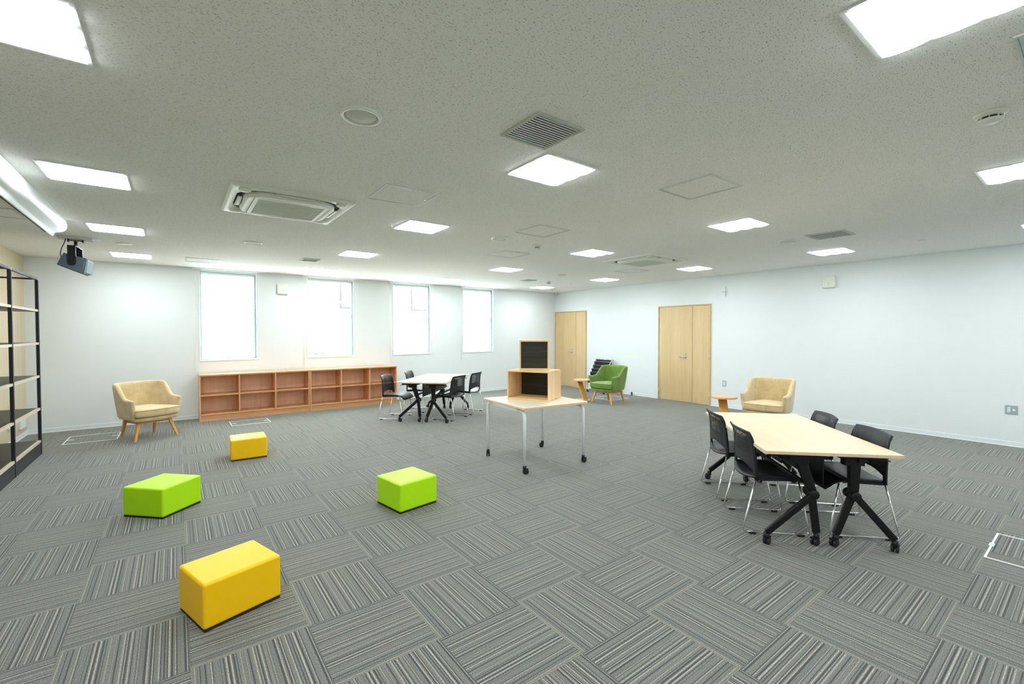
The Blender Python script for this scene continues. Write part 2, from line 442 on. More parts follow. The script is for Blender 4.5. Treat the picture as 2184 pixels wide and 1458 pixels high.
# ---------------------------------------------------------------- windows
for i, (a, c) in enumerate(WIN):
    W = D.objects.new('window_%d' % (i + 1), None); COL.objects.link(W); W.location = (a, YB, WZ0); struct(W)
    wd, ht = c - a, WZ1 - WZ0
    def ring(name, x0, x1, z0, z1, y0, y1, t, mt, tb=None, lab=None):
        g = MB(); g.frame(x0, x1, z0, z1, -y1, -y0, t); g.xf(Matrix.Rotation(radians(90), 4, 'X'))
        return mod_bevel(g.build(name, mt, W, label=lab), 0.0015, 1)
    ring('casing', -.010, wd + .010, -.010, ht + .010, -.010, -.0005, .022, 'white')
    ring('window_frame', .001, wd - .001, .001, ht - .001, .045, .115, .026, 'winframe', lab='pale aluminium frame')
    sx1 = wd - .045
    g = MB(); g.frame(.027, wd - .027, .027, ht - .050, -.100, -.070, .014); g.xf(Matrix.Rotation(radians(90), 4, 'X')); g.build('sash', 'white', W)
    g = MB(); g.box(.028, wd - .028, .070, .098, ht - .050, ht - .026); g.build('roller_case', 'white', W)
    g = MB(); g.box(.0405, wd - .0405, .084, .088, .0405, ht - .0635); g.build('glass', 'glass', W)
    # thin gasket lines and catches
    g = MB(); g.box(wd - .0285, wd - .0245, .0400, .0445, .03, ht - .03); g.build('gasket', 'dark', W, label='thin dark seal line')
    g = MB(); g.box(wd * .47, wd * .47 + .022, .056, .069, .029, .043, bevel=.002); g.build('catch', 'steel', W)
    g = MB(); g.box(wd - .052, wd - .040, .050, .068, ht * .5, ht * .5 + .07, bevel=.002); g.build('catch', 'steel', W)
    # blind head rail on the ceiling with its cord
    B = thing('window_blind', 'white rolled-up blind above the %s window from the left' % ['first', 'second', 'third', 'fourth'][i], 'blind', (a, YB - .045, H), 0, 'blinds above the windows')
    g = MB(); g.box(-.10, wd + .15, -.020, .020, -.022, 0, bevel=.003); g.build('head_rail', 'white', B)
    g = MB(); g.tube([(-.088, 0, -.022), (-.088, 0, -1.85)], .0022, n=6); g.tube([(-.070, 0, -.022), (-.070, 0, -1.85)], .0022, n=6)
    g.tube([(-.088, 0, -1.85), (-.079, 0, -1.87), (-.070, 0, -1.85)], .0022, n=6)
    g.build('cord', 'white', B)
    g = MB(); g.box(wd + .13, wd + .165, -.024, .024, -.030, 0, bevel=.004); g.build('end_cap', 'white', B)

# ---------------------------------------------------------------- doors
def door(name, y0, y1, ysplit, yhandle, ysign):
    L = D.objects.new(name, None); COL.objects.link(L); L.location = (XR, (y0 + y1) / 2, 0); struct(L)
    c = (y0 + y1) / 2; y0 -= c; y1 -= c; ys = ysplit - c; yh = yhandle - c; yg = ysign - c
    top = 2.128; t = .022
    g = MB()
    prof = [(y0, 0), (y0, top), (y1, top), (y1, 0), (y1 - t, 0), (y1 - t, top - t), (y0 + t, top - t), (y0 + t, 0)]
    g.prism(prof, 'x', -.022, -.0005); mod_bevel(g.build('door_frame', 'door_frame', L), .002, 1)
    for k, (a, d) in enumerate(((y0 + t + .003, ys - .0035), (ys + .0035, y1 - t - .003))):
        g = MB(); g.box(-.012, -.001, a, d, .008, top - t - .004, bevel=.0015, seg=1)
        leaf = g.build('door_leaf', 'door', L)
        hy = (a if k == 0 else d)
        for hz in (.20, 1.02, 1.92):
            g = MB(); g.tube([(-.018, hy - .0 + (.004 if k else -.004), hz - .055), (-.018, hy + (.004 if k else -.004), hz + .055)], .0075, n=10); g.build('hinge', 'steel', leaf)
        if k == 1:
            g = MB(); R = Matrix.Rotation(radians(-90), 4, 'Y')
            g.lathe([(0, -.004), (.024, -.004), (.024, .006), (.010, .010), (.010, .045), (0, .045)], n=20, c=(-.012, yh, .990), mtx=R)
            g.tube([(-.052, yh, .990), (-.052, yh + .125, .990)], .0095, n=12, bend=.01)
            g.build('door_handle', 'steel', leaf)
            g = MB(); g.lathe([(0, -.004), (.020, -.004), (.020, .010), (.013, .014), (0, .014)], n=20, c=(-.012, yh, 1.070), mtx=R)
            g.build('lock', 'steel', leaf)
            # three small characters, too small to read
            for q in (-1, 0, 1):
                g = MB(); yy = yg - q * .040
                g.box(-.0135, -.0115, yy - .008, yy + .008, 1.507, 1.510)
                g.box(-.0135, -.0115, yy - .0015, yy + .0015, 1.492, 1.510)
                g.box(-.0135, -.0115, yy - .007, yy + .007, 1.497, 1.500)
                g.build('letter', 'grille', leaf)
    g = MB(); g.box(-.006, -.0006, ys - .0034, ys + .0034, .01, top - t - .006); g.build('meeting_gap', 'dark', L)
    return L
door('door_1', D1[0], D1[1], 5.418, 5.575, 5.83)
door('door_2', D2[0], D2[1], 8.945, 9.085, 9.237)

# ---------------------------------------------------------------- outside the windows
N_ = thing('neighbouring_house', 'white neighbouring house wall seen faintly through the second and third windows', 'building', (4.0, 13.2, -0.5))
g = MB(); g.box(-5.2, 9, 0, .3, 0, 7); g.build('house_wall', plain('house_siding', (0.85, 0.84, 0.83, 1), 0.8), N_)
brown = plain('mauve_window_frame', (0.045, 0.03, 0.04, 1), 0.6)
for wx, wz in ((-.25, 2.72), (1.92, 2.72)):
    g = MB(); g.frame(wx, wx + .95, wz, wz + 1.02, .001, .06, .05); g.xf(Matrix.Rotation(radians(90), 4, 'X')); f_ = g.build('window_frame', brown, N_)
    g = MB(); g.box(wx + .05, wx + .90, -.02, -.005, wz + .05, wz + .97); g.build('pane', plain('house_window_pane', (0.7, 0.7, 0.72, 1), .4), f_)
F_ = thing('garden_fence', 'pinkish slatted fence seen low through the second window', 'fence', (3.15, 12.4, -0.5))
g = MB()
for k in range(7): g.box(-.60 + k * .16, -.60 + k * .16 + .11, 0, .03, 0, 1.52 - (0 if k < 4 else .25))
g.box(-.62, .5, .03, .06, .3, .38); g.box(-.62, .5, .03, .06, 1.0, 1.08)
g.build('slat_panel', plain('fence_timber', (0.10, 0.062, 0.055, 1), .7), F_)
g = MB(); g.box(-30, 40, YB + .4, 60, -.55, -.5); struct(g.build('ground', plain('yard_concrete', (0.6, 0.6, 0.58, 1), .9)))

# ================================================================= CEILING FITTINGS
ORD = ['first', 'second', 'third', 'fourth', 'fifth', 'sixth']
LX = [-.505, 2.180, 4.880, 7.560]; LY = [8.790, 6.685, 4.560, 2.435, 0.375, -1.740]
lamp0 = None
for iy, y in enumerate(LY):
    for ix, x in enumerate(LX):
        lab = 'square flush ceiling light, %s row from the window wall, %s from the shelving side' % (ORD[iy], ORD[ix])
        if lamp0 is None:
            lamp0 = thing('ceiling_light', lab, 'light', (x, y, H), 0, 'square flush ceiling lights')
            g = MB(); g.frame(-.237, .237, -.237, .237, -.006, .0, .016); g.build('frame', 'white', lamp0)
            for k in (-1, 0, 1):
                g = MB(); rows = []                           # three convex lenses side by side
                for j in range(13):
                    a = pi * j / 12; rows.append([(xx, k * .147 - .0722 * cos(a), -.001 - .015 * sin(a) * zz) for xx, zz in ((-.2205, 0), (-.2195, .7), (-.214, 1), (.214, 1), (.2195, .7), (.2205, 0))])
                g.grid(rows); g.build('diffuser', 'lamp', lamp0)
        else:
            dup(lamp0, (x, y, H), 0, lab)

# inspection hatches: thin aluminium frame round a piece of the same board
def hatch(x, y, lab, loc0=[None]):
    if loc0[0] is None:
        t = loc0[0] = thing('ceiling_hatch', lab, 'hatch', (x, y, H), 0, 'inspection hatches in the ceiling')
        g = MB(); g.frame(-.228, .228, -.228, .228, -.006, 0, .009); g.build('outer_frame', 'alu', t)
        g = MB(); g.frame(-.216, .216, -.216, .216, -.004, 0, .009); g.build('inner_frame', 'alu', t)
        g = MB(); g.box(-.207, .207, -.207, .207, -.002, -.0003); g.build('panel', 'ceiling', t)
        g = MB(); g.box(.196, .206, -.020, .0, -.006, -.002); g.build('latch', 'steel', t)
        return t
    return dup(loc0[0], (x, y, H), 0, lab)
hatch(1.560, 3.625, 'square ceiling hatch just right of the air conditioner')
hatch(3.375, 1.995, 'square ceiling hatch to the right of the large grille vent')
hatch(3.370, 3.920, 'square ceiling hatch right above the small smoke detector mid-ceiling')
hatch(3.970, 5.380, 'square ceiling hatch below the mid-ceiling round speaker, left of the smoke detector')
hatch(6.900, 5.420, 'faint square ceiling hatch behind the far air conditioner')
hatch(0.370, 8.730, 'white framed ceiling hatch close to the first window')
hatch(-1.412, 6.400, 'square ceiling hatch behind the projection screen case at the left edge')
hatch(2.880, 0.020, 'square ceiling hatch cut by the right edge of the photo')

# round ceiling speakers
sp0 = None
for x, y, lab in ((.810, 2.420, 'nearest and largest round ceiling speaker, left of the large grille vent'), (.817, 6.625, 'round white ceiling speaker near the first window'),
                  (3.214, 4.528, 'round white ceiling speaker left of the smoke detector mid-ceiling'), (6.223, 2.474, 'round white ceiling speaker left of the small grille vent'),
                  (6.235, 6.656, 'small far round ceiling speaker toward the corner doors')):
    if sp0 is None:
        sp0 = thing('ceiling_speaker', lab, 'speaker', (x, y, H), 0, 'round ceiling speakers')
        g = MB(); g.lathe([(.106, 0), (.106, -.006), (.100, -.013), (.090, -.013), (.086, -.006), (.086, 0)], n=40); g.build('rim', 'white', sp0)
        g = MB(); g.lathe([(.0855, -.003), (.078, -.008), (.05, -.013), (0, -.015)], n=40); g.build('grille', 'grille', sp0, label='greyish dished grille')
    else: dup(sp0, (x, y, H), 0, lab)

# supply grilles
def vent(x, y, size, lab, nsl=13):
    t = thing('ceiling_vent', lab, 'vent', (x, y, H), 0, 'square ceiling grilles'); s = size / 2
    g = MB(); g.frame(-s, s, -s, s, -.012, 0, .020); mod_bevel(g.build('frame', 'greywhite', t), .002, 1)
    g = MB(); g.box(-s + .021, s - .021, -s + .021, s - .021, -.002, -.0005); g.build('backing', plain('vent_duct', (.16, .17, .15, 1), .8), t)
    span = size - .046
    for k in range(nsl):
        xx = -span / 2 + span * (k + .5) / nsl
        g = MB(); g.bar((-s + .0205, xx, -.008), (s - .0205, xx, -.008), span / nsl * .56, .003, up=(0, -.25, 1)); g.build('slat', 'white', t)
    return t
vent(1.708, 1.988, .345, 'large square ceiling grille next to the nearest central light')
vent(6.235, 2.020, .395, 'square slatted ceiling grille right of a round speaker')
vent(1.730, 7.640, .250, 'small square grille near the second window', 7)
vent(6.260, 7.740, .260, 'tiny far square grille toward the corner', 7)

# smoke detectors and small ceiling discs
def detector(x, y, lab, big=False):
    t = thing('smoke_detector', lab, 'smoke detector', (x, y, H))
    k = 1.0 if big else .80
    g = MB(); g.lathe([(.066 * k, 0), (.066 * k, -.010), (.062 * k, -.016), (.048 * k, -.018), (.046 * k, -.024)], n=32); g.build('base', 'offwhite', t)
    g = MB(); g.lathe([(.040 * k, -.018), (.040 * k, -.036)], n=24); g.build('sensing_chamber', 'dark', t, label='black slots')
    g = MB(); g.lathe([(.050 * k, -.036), (.050 * k, -.042), (.034 * k, -.052), (0, -.054)], n=32)
    for q in range(8):
        a = q * pi / 4; g.obox((cos(a) * .044 * k, sin(a) * .044 * k, -.029), (.008, .004, .018), mtx=Matrix.Rotation(a, 3, 'Z'))
    g.build('cover', 'offwhite', t)
detector(3.470, .400, 'white smoke detector with black slots near the right edge', True)
detector(3.870, 4.600, 'small white smoke detector on the mid ceiling between two hatches')
detector(6.870, 7.760, 'tiny white smoke detector near the far corner light')
for x, y, r, lab in ((-.512, 7.685, .085, 'flat white ceiling disc between the left-hand lights'), (7.552, 1.454, .050, 'small flat white disc near the right wall light'), (7.459, 7.677, .045, 'tiny flat ceiling disc near the corner doors')):
    g = MB(); g.lathe([(0, 0), (r, 0), (r, -.004), (r * .85, -.009), (0, -.011)], n=28)
    o = g.build('ceiling_disc', 'white'); o.location = (x, y, H); tag(o, lab, 'sprinkler cover')

# cassette air conditioners
def cassette(x, y, lab, src=[None]):
    if src[0] is not None: return dup(src[0], (x, y, H), 0, lab)
    t = src[0] = thing('air_conditioner', lab, 'air conditioner', (x, y, H), 0, 'ceiling cassette air conditioners')
    def rrect(h, r, n=6):
        P = []
        for cx_, cy_, a0 in ((h - r, h - r, 0), (-h + r, h - r, 90), (-h + r, -h + r, 180), (h - r, -h + r, 270)):
            for k in range(n + 1):
                a = radians(a0 + 90 * k / n); P.append((cx_ + r * cos(a), cy_ + r * sin(a)))
        return P
    def ringsheet(specs, mt, name, par=t, fill=False):
        g = MB(); rows = [[(px_, py_, z) for px_, py_ in rrect(h, r)] for h, r, z in specs]
        g.grid(rows, close=True)
        if fill:
            g.bm.verts.ensure_lookup_table(); n_ = len(rows[0]); vs = list(g.bm.verts)[-n_:]; g.bm.faces.new(vs)
        return g.build(name, mt, par)
    ringsheet([(.475, .004, 0), (.475, .004, -.012), (.462, .012, -.020), (.418, .23, -.022), (.410, .24, -.010), (.402, .24, .0)], 'offwhite', 'panel')
    ringsheet([(.406, .24, -.0062), (.406, .24, -.0070), (.345, .19, -.0072)], 'dark', 'air_gap')
    ringsheet([(.362, .19, -.004), (.360, .19, -.030), (.348, .17, -.044), (.300, .03, -.048), (.298, .03, -.044), (.292, .03, -.044)], 'offwhite', 'cover')
    g = MB(); g.frame(-.291, .291, -.291, .291, -.049, -.038, .030); g.build('grille_frame', 'offwhite', t)
    g = MB(); g.box(-.261, .261, -.261, .261, -.045, -.040)
    for k in range(18):
        g.box(-.261, .261, -.255 + k * .029, -.255 + k * .029 + .012, -.047, -.045)
    g.build('intake_grille', 'grille', t, label='grey-beige intake grille')
    for k in range(4):
        R = Matrix.Rotation(k * pi / 2, 4, 'Z')
        g = MB(); g.grid([[(-.15 + .30 * i / 8, .368, -.036 + .010 * (2 * i / 8 - 1) ** 2) for i in range(9)], [(-.16 + .32 * i / 8, .400, -.022) for i in range(9)]])
        g.xf(R); mod_solid(g.build('vane', 'offwhite', t), .004)
        g = MB(); g.box(-.17, .17, .372, .396, -.012, -.009); g.xf(R); g.build('outlet', 'dark', t, label='black air slot')
        g = MB(); g.lathe([(0, -.020), (.045, -.020), (.045, -.028), (.030, -.036), (0, -.038)], n=20, c=(.372, .372, 0)); g.xf(R); g.build('corner_cap', 'offwhite', t)
    return t
cassette(.832, 4.520, 'large ceiling cassette air conditioner at upper left')
cassette(6.060, 4.520, 'distant ceiling cassette air conditioner toward the doors')

# projection screen case along the ceiling, left
t = thing('projector_screen', 'long white projection screen case mounted on the ceiling at left', 'projector screen', (-.96, 4.9, H))
prof = [(.072, 0), (.080, -.02), (.086, -.055), (.080, -.090), (.060, -.118), (.034, -.132), (.010, -.138), (-.008, -.146), (-.020, -.172), (-.030, -.176), (-.036, -.165), (-.050, -.08), (-.055, 0)]
g = MB(); g.prism(prof, 'y', -1.95, 1.55); o = g.build('case', 'white', t)
for p in o.data.polygons:
    if len(p.vertices) == 4: p.use_smooth = True
g = MB(); g.prism([(a * 1.02, z * 1.02) for a, z in prof], 'y', 1.551, 1.560); g.build('end_cap', 'white', t)
g = MB(); g.box(.0785, .0795, 1.5605, 1.5635, -.07, -.05); g.build('sticker', plain('green_sticker', S(150, 200, 120)), t, label='small green sticker')
g = MB(); g.box(-.068, -.056, -1.95, 1.50, -.150, -.02); g.build('screen_roll', 'dark', t, label='black screen slot')
g = MB(); g.box(-.16, -.06, 1.42, 1.46, -.03, 0); g.build('bracket', 'steel', t)

# loudspeaker hanging from a ceiling plate
t = thing('loudspeaker', 'grey-black loudspeaker hung from a ceiling plate above the shelving', 'speaker', (-.95, 7.55, H))
g = MB(); g.box(-.155, .155, -.07, .07, -.028, 0, bevel=.002); g.build('ceiling_plate', 'greywhite', t)
g = MB(); g.box(-.19, .21, -.03, .12, -.005, 0); g.build('backing_plate', 'white', t)
R = Matrix.Rotation(radians(-4), 4, 'Z')
g = MB()
g.box(-.07, .07, -.012, .012, -.046, -.036); g.box(-.012, .012, -.05, .05, -.060, -.046)
for q in (-.065, .065): g.box(q - .008, q + .008, -.02, .02, -.060, -.028, bevel=.002)
g.tube([(0, 0, -.046), (0, 0, -.122)], .016, n=14)
g.build('mount', 'black', t)
RP = Matrix.Translation((.0, 0, -.32)) @ R @ Matrix.Rotation(radians(15), 4, 'Y')
g = MB(); g.prism([(-.125, -.070), (-.105, .085), (.100, .085), (.118, -.095), (.10, -.105)], 'y', -.15, .15); g.xf(RP)
body = mod_bevel(g.build('cabinet', plain('speaker_cabinet', S(52, 66, 74), .5, .1, 60), t), .006, 2)
g = MB(); g.prism([(.1015, .083), (.120, .070), (.142, -.078), (.119, -.093)], 'y', -.142, .142); g.xf(RP)
mod_bevel(g.build('front_grille', plain('speaker_grille', S(104, 122, 128), .5, .2, 300), t), .004, 2)
g = MB()
for sy in (-1, 1):
    g.prism([(-.045, .200), (.030, .200), (.030, -.005), (.022, -.025), (-.006, -.036), (-.034, -.025), (-.042, -.005)], 'y', sy * .158 - .004, sy * .158 + .004)
g.box(-.045, .030, -.16, .16, .192, .201)
g.xf(Matrix.Translation((.0, 0, -.32)) @ R); g.build('yoke', 'black', t)
g = MB(); g.tube([(-.085, -.02, -.028), (-.095, -.03, -.08), (-.115, -.06, -.15), (-.125, -.08, -.22), (-.115, -.09, -.27)], .0045, n=8, bend=.02); g.build('cable', 'rubber', t)

# corner sensor near the far corner of the ceiling
t = thing('motion_sensor', 'tiny white sensor in the far corner under the ceiling', 'sensor', (8.895, 9.70, H))
g = MB(); g.lathe([(.020, 0), (.020, -.020), (.032, -.030), (.036, -.055), (.026, -.080), (0, -.088)], n=20); g.build('dome', 'offwhite', t)
g = MB(); g.lathe([(.026, .0), (.026, -.006), (.020, -.006)], n=20); g.build('base', 'white', t)

# ================================================================= WALL FITTINGS
def wallspeaker(loc, rot, lab):
    t = thing('wall_speaker', lab, 'speaker', loc, rot, 'square wall speakers')
    g = MB(); g.box(-.10, .10, -.050, -.001, -.105, .105, bevel=.022, seg=4); g.build('case', 'offwhite', t, smooth=False)
    g = MB(); g.box(-.088, .088, -.054, -.050, -.088, .088, bevel=.0015, seg=1); g.build('front_grille', 'offwhite', t)
    g = MB(); g.box(-.010, .010, -.056, -.054, -.075, -.012); g.build('volume_slot', 'grille', t)
wallspeaker((1.700, YB, 2.390), 0, 'square off-white wall speaker between the first two windows')
wallspeaker((XR, 2.892, 2.388), radians(-90), 'square off-white wall speaker high on the right wall')
t = thing('wall_bracket', 'small white wall bracket high on the right wall beside the large door', 'bracket', (XR, 4.706, 2.36), radians(-90))
g = MB(); g.box(-.012, .012, -.030, -.001, -.095, .095, bevel=.002); g.build('upright', 'white', t)
g = MB(); g.box(-.060, .030, -.040, -.010, -.012, .004, bevel=.002); g.build('arm', 'alu', t)
# outlet plates
def plate(name, lab, loc, rot, w, h, mt='alu', cat='socket', deep=.008):
    t = thing(name, lab, cat, loc, rot)
    g = MB(); g.box(-w / 2, w / 2, -deep, -.0005, -h / 2, h / 2, bevel=.002, seg=1); g.build('plate', mt, t)
    return t
t = plate('wall_outlet', 'grey double outlet plate low on the right wall near the frame edge', (XR, .783, .490), radians(-90), .115, .118, plain('grey_plate', S(158, 172, 176), .5))
g = MB(); g.box(-.036, -.008, -.0105, -.008, -.035, .035)
g.build('socket', 'white', t)
for z in (-.018, .018):
    for x in (-.027, -.017):
        g = MB(); g.box(x - .0015, x + .0015, -.0115, -.0105, z - .006, z + .006); g.build('slot', 'dark', t)
g = MB(); g.box(.012, .036, -.0105, -.008, -.011, .011); g.build('jack', 'white', t)
t = plate('wall_switch', 'single grey-framed switch between the large door and the armchair', (XR, 4.709, .490), radians(-90), .078, .118, plain('grey_plate_b', S(170, 184, 186), .5), 'switch')
g = MB(); g.box(-.018, .018, -.0105, -.008, -.035, .035); g.build('rocker', 'white', t)
t = plate('wall_outlet', 'white outlet box low on the wood wall behind the shelving', (XL, 9.46, .215), radians(90), .28, .125, 'white', 'socket', .03)
t = plate('wall_outlet', 'small grey outlet plate low on the wood wall left of the white box', (XL, 8.93, .235), radians(90), .20, .035, 'alu', 'socket', .025)

# ================================================================= FLOOR ACCESS COVERS
def access(x, y, wx, wy, lab):
    t = thing('floor_access_cover', lab, 'floor hatch', (x, y, 0), 0, 'carpeted floor access covers')
    g = MB(); g.frame(-wx / 2, wx / 2, -wy / 2, wy / 2, .0005, .005, .012); g.build('frame', 'white', t)
    for s in (-1, 1):
        g = MB(); g.box(s * (wx / 2 - .048) - .034, s * (wx / 2 - .048) + .034, -.018, .018, .0008, .007, bevel=.002); g.build('handle', 'alu', t)
        g = MB(); g.box(-.035, .035, s * (wy / 2 - .006) - .014, s * (wy / 2 - .006) + .014, .001, .0065, bevel=.002); g.build('latch', 'alu', t)
access(-.975, 8.885, .575, .60, 'white framed floor cover left of the cream armchair by the windows')
access(1.010, 8.850, .58, .42, 'white framed floor cover in front of the low bookcase')
access(4.675, .195, .60, .60, 'white framed floor cover cut by the right edge of the photo')
access(8.130, 7.000, .62, .58, 'white framed floor cover behind the green armchair')

# ================================================================= OTTOMAN BLOCKS
def block(x, y, ang, size, mt, lab, z=.250):
    g = MB(); a, c = size
    g.box(-a / 2, a / 2, -c / 2, c / 2, 0.012, z, bevel=.016, seg=5)
    t = thing('ottoman_block', lab, 'ottoman', (x, y, 0), radians(ang), 'cube stools')
    o = g.build('cushion', mt, t)
    for p in o.data.polygons: p.use_smooth = True
    wn = o.modifiers.new('wn', 'WEIGHTED_NORMAL'); wn.keep_sharp = True
    g = MB(); g.box(-a / 2 + .006, a / 2 - .006, -c / 2 + .006, c / 2 - .006, 0, .013); g.build('bottom', 'rubber', t)
    # sewn seam just under the top edge
    return t
block(.234, 2.963, 17.0, (.395, .340), 'yellow', 'largest yellow block stool at the front left')
block(-.100, 4.915, 44.5, (.385, .385), 'lime', 'lime green block stool nearest the shelving')
block(1.652, 3.785, 9.5, (.385, .385), 'lime', 'lime green block stool in the middle of the carpet')
block(.708, 6.420, -2.5, (.385, .370), 'yellow', 'small far yellow block stool near the low bookcase')

# ================================================================= LOW BOOKCASES
def bookcase(x0, x1, lab, rot=0.0):
    wd = x1 - x0; dp = .40; ht = .805
    t = thing('low_bookcase', lab, 'bookcase', ((x0 + x1) / 2, 9.375, 0), rot, 'low bookcases under the windows')
    h = wd / 2
    g = MB(); g.box(-h, h, -.004, dp, ht - .024, ht); mod_bevel(g.build('top_board', 'bookx', t), .002, 1)
    for s in (-1, 1):
        g = MB(); a, c = sorted((s * h, s * (h - .021))); g.box(a, c, 0, dp - .001, 0, ht - .0245); mod_bevel(g.build('side_panel', 'book', t), .0015, 1)
    g = MB(); g.box(-h + .0215, h - .0215, .012, .030, 0, .098); g.build('plinth', 'bookx', t)
    iw = wd - .043
    g = MB(); g.box(-h + .0215, h - .0215, .0, dp - .012, .0985, .117); mod_bevel(g.build('bottom_board', 'bookx', t), .0015, 1)
    g = MB(); g.box(-h + .0215, h - .0215, dp - .0115, dp - .002, .0985, ht - .0245); g.build('back_panel', 'bookback', t)
    cw = (iw - .04) / 3
    for k in (1, 2):
        xx = -iw / 2 + k * cw + (k - 1) * .02
        g = MB(); g.box(xx, xx + .020, .006, dp - .012, .1175, ht - .0245); mod_bevel(g.build('divider', 'book', t), .0015, 1)
    for k in range(3):
        xx = -iw / 2 + k * (cw + .02)
        g = MB(); g.box(xx + .0005, xx + cw - .0005, .010, dp - .012, .432, .452); mod_bevel(g.build('shelf', 'bookx', t), .0015, 1)
bookcase(.317, 2.092, 'low brown wooden bookcase, left unit beneath the first windows')
bookcase(2.098, 3.876, 'low brown wooden bookcase, right unit partly behind a black chair')

# ================================================================= METAL SHELVING, LEFT
t = thing('metal_shelving', 'tall black metal shelving with dark boards against the pale wood wall', 'shelving', (-1.585, 4.6, 0))
xf, xb = .215, -.210                                     # front and back faces, local
PY = [8.108 - 1.162 * k - 4.6 for k in range(6)]
for py_ in PY:
    for px_ in (xf - .015, xb + .015):
        g = MB(); g.box(px_ - .015, px_ + .015, py_ - .016, py_ + .016, 0, 2.196); mod_bevel(g.build('post', 'shelf_black', t), .001, 1)
    g = MB(); g.box(xb + .031, xf - .031, py_ - .012, py_ + .012, 2.200, 2.220); g.build('end_rail', 'shelf_black', t)
    g = MB(); g.box(xf - .031, xf + .0005, py_ - .017, py_ + .017, 2.1965, 2.222); g.build('corner_cap', 'steel', t, label='bright corner cap')
for a, c in zip(PY[1:], PY[:-1]):
    for px_ in (xf - .015, xb + .015):
        g = MB(); g.box(px_ - .014, px_ + .014, a + .0175, c - .0175, 2.198, 2.220); g.build('top_rail', plain('grey_rail', S(88, 96, 102), .4), t)
    for z in (.181, .590, 1.001, 1.415, 1.828):
        g = MB(); g.box(xb + .032, xf - .0315, a + .001, c - .001, z - .030, z); sh = g.build('shelf', 'board_top', t)
        g = MB(); g.box(xf - .0310, xf - .004, a + .0170, c - .0170, z - .028, z - .0005); g.build('edge_band', 'board_edge', sh, label='pale wood front edge')
    g = MB(); g.box(xf - .034, xf - .004, a + .0165, c - .0165, .001, .145); g.build('kick_plate', 'shelf_black', t)

# ================================================================= STACKING CHAIR
def make_chair(lab, group, loc, rot):
    t = thing('stacking_chair', lab, 'chair', loc, rot, group)
    # seat: thin shell, scooped, rounded front
    rows = []
    for j in range(15):
        v = j / 14; y = -.150 + .425 * v
        hw = .230 + .006 * sin(pi * v) - (.020 * max(0, v - .75) / .25)
        row = []
        for i in range(15):
            u = i / 14 * 2 - 1
            z = .428 + .012 * sin(pi * min(1, v * 1.1)) - .018 * (1 - u * u) * (1 - v) - .070 * max(0, v - .62) ** 2 / .1444 + .010 * u * u * (1 - v)
            row.append((u * hw, y - (.012 * u * u if v > .9 else 0) - .045 * (1 - u * u) * (1 - v) ** 3, z))
        rows.append(row)
    g = MB(); g.grid(rows); mod_solid(g.build('seat', 'plastic', t, smooth=True), .014)
    for s in (-1, 1):                                    # raised seat rim
        g = MB(); g.bar((s * .221, -.135, .414), (s * .221, .14, .422), .018, .022, bevel=.004)
        g.build('seat_rail', 'plastic', t)
    # backrest: curved shell, side posts reach down to the seat, arched gap between
    cols = [-1, -.93, -.86, -.845, -.6, -.35, -.12, .12, .35, .6, .845, .86, .93, 1]
    rows = []
    for j in range(17):
        v = j / 16; row = []
        for u in cols:
            lo = .412 if abs(u) > .85 else .464 + .030 * (1 - (u / .86) ** 2)
            topz = .776 - .006 * u * u
            z = lo + (topz - lo) * v
            q = (z - .43) / .35
            yb = -.150 - .030 * q - .020 * q * q - .075 * max(0, q - .80) ** 1.6 * 4
            y = yb + .030 * u * u * (.4 + .6 * q)
            hw = .234 - .004 * q - .014 * q * q
            row.append((u * hw, y, z))
        rows.append(row)
    g = MB(); g.grid(rows); mod_solid(g.build('backrest', 'perf', t, smooth=True), .009, 0)
    for s in (-1, 1):                                    # thick side edges of the back
        g = MB(); P = []
        for j in range(9):
            v = j / 8; q = v; z = .411 + .355 * q
            yb = -.150 - .030 * q - .020 * q * q - .075 * max(0, q - .80) ** 1.6 * 4
            P.append((s * (.234 - .004 * q - .014 * q * q), yb + .030 * (.4 + .6 * q) + .004, z))
        g.tube(P, .0125, n=8, r2=.006); g.build('back_post', 'plastic', t, smooth=True)
    for s in (-1, 1):
        g = MB()
        g.tube([(s * .222, -.140, .414), (s * .236, -.236, .018), (s * .236, .236, .018), (s * .214, .165, .402)], .0062, n=10, bend=.035)
        f = g.build('leg_frame', 'chrome', t, label='chrome wire leg')
        for yy in (-.165, .175):
            g = MB(); g.box(s * .236 - .009, s * .236 + .009, yy - .024, yy + .024, 0, .014, bevel=.002, seg=1); g.build('glide', 'rubber', f)
    for yy, zz in ((-.110, .400), (.120, .402)):
        g = MB(); g.tube([(-.212, yy, zz), (.212, yy, zz)], .0062, n=8); g.build('cross_bar', 'chrome', t)
    return t
U = (.716, .698); V_ = (.698, -.716)
def uv(u, v): return (U[0] * u + V_[0] * v, U[1] * u + V_[1] * v, 0)
FA = math.atan2(V_[1], V_[0])                            # facing +v
ch0 = make_chair('black perforated-back chair at the near left of the right-hand table', 'chairs around the right-hand table', uv(3.862, 1.448), FA - pi / 2)
dup(ch0, uv(4.535, 1.436), FA - pi / 2 + radians(2), 'black perforated-back chair at the far left of the right-hand table')
dup(ch0, uv(3.887, 2.066), FA + pi / 2, 'black perforated-back chair at the near right of the right-hand table')
dup(ch0, uv(4.555, 2.050), FA + pi / 2 - radians(3), 'black perforated-back chair at the far right of the right-hand table')
G2 = 'chairs around the table by the bookcase'
dup(ch0, (3.175, 7.740, 0), radians(-46) - pi / 2, 'black chair overlapping the low bookcase, nearest its left end of the far table', G2)
dup(ch0, (3.80, 8.16, 0), radians(-42) - pi / 2, 'black chair against the window wall behind the far table', G2)
dup(ch0, (3.920, 7.055, 0), radians(119) - pi / 2, 'black chair at the near right of the far table', G2)
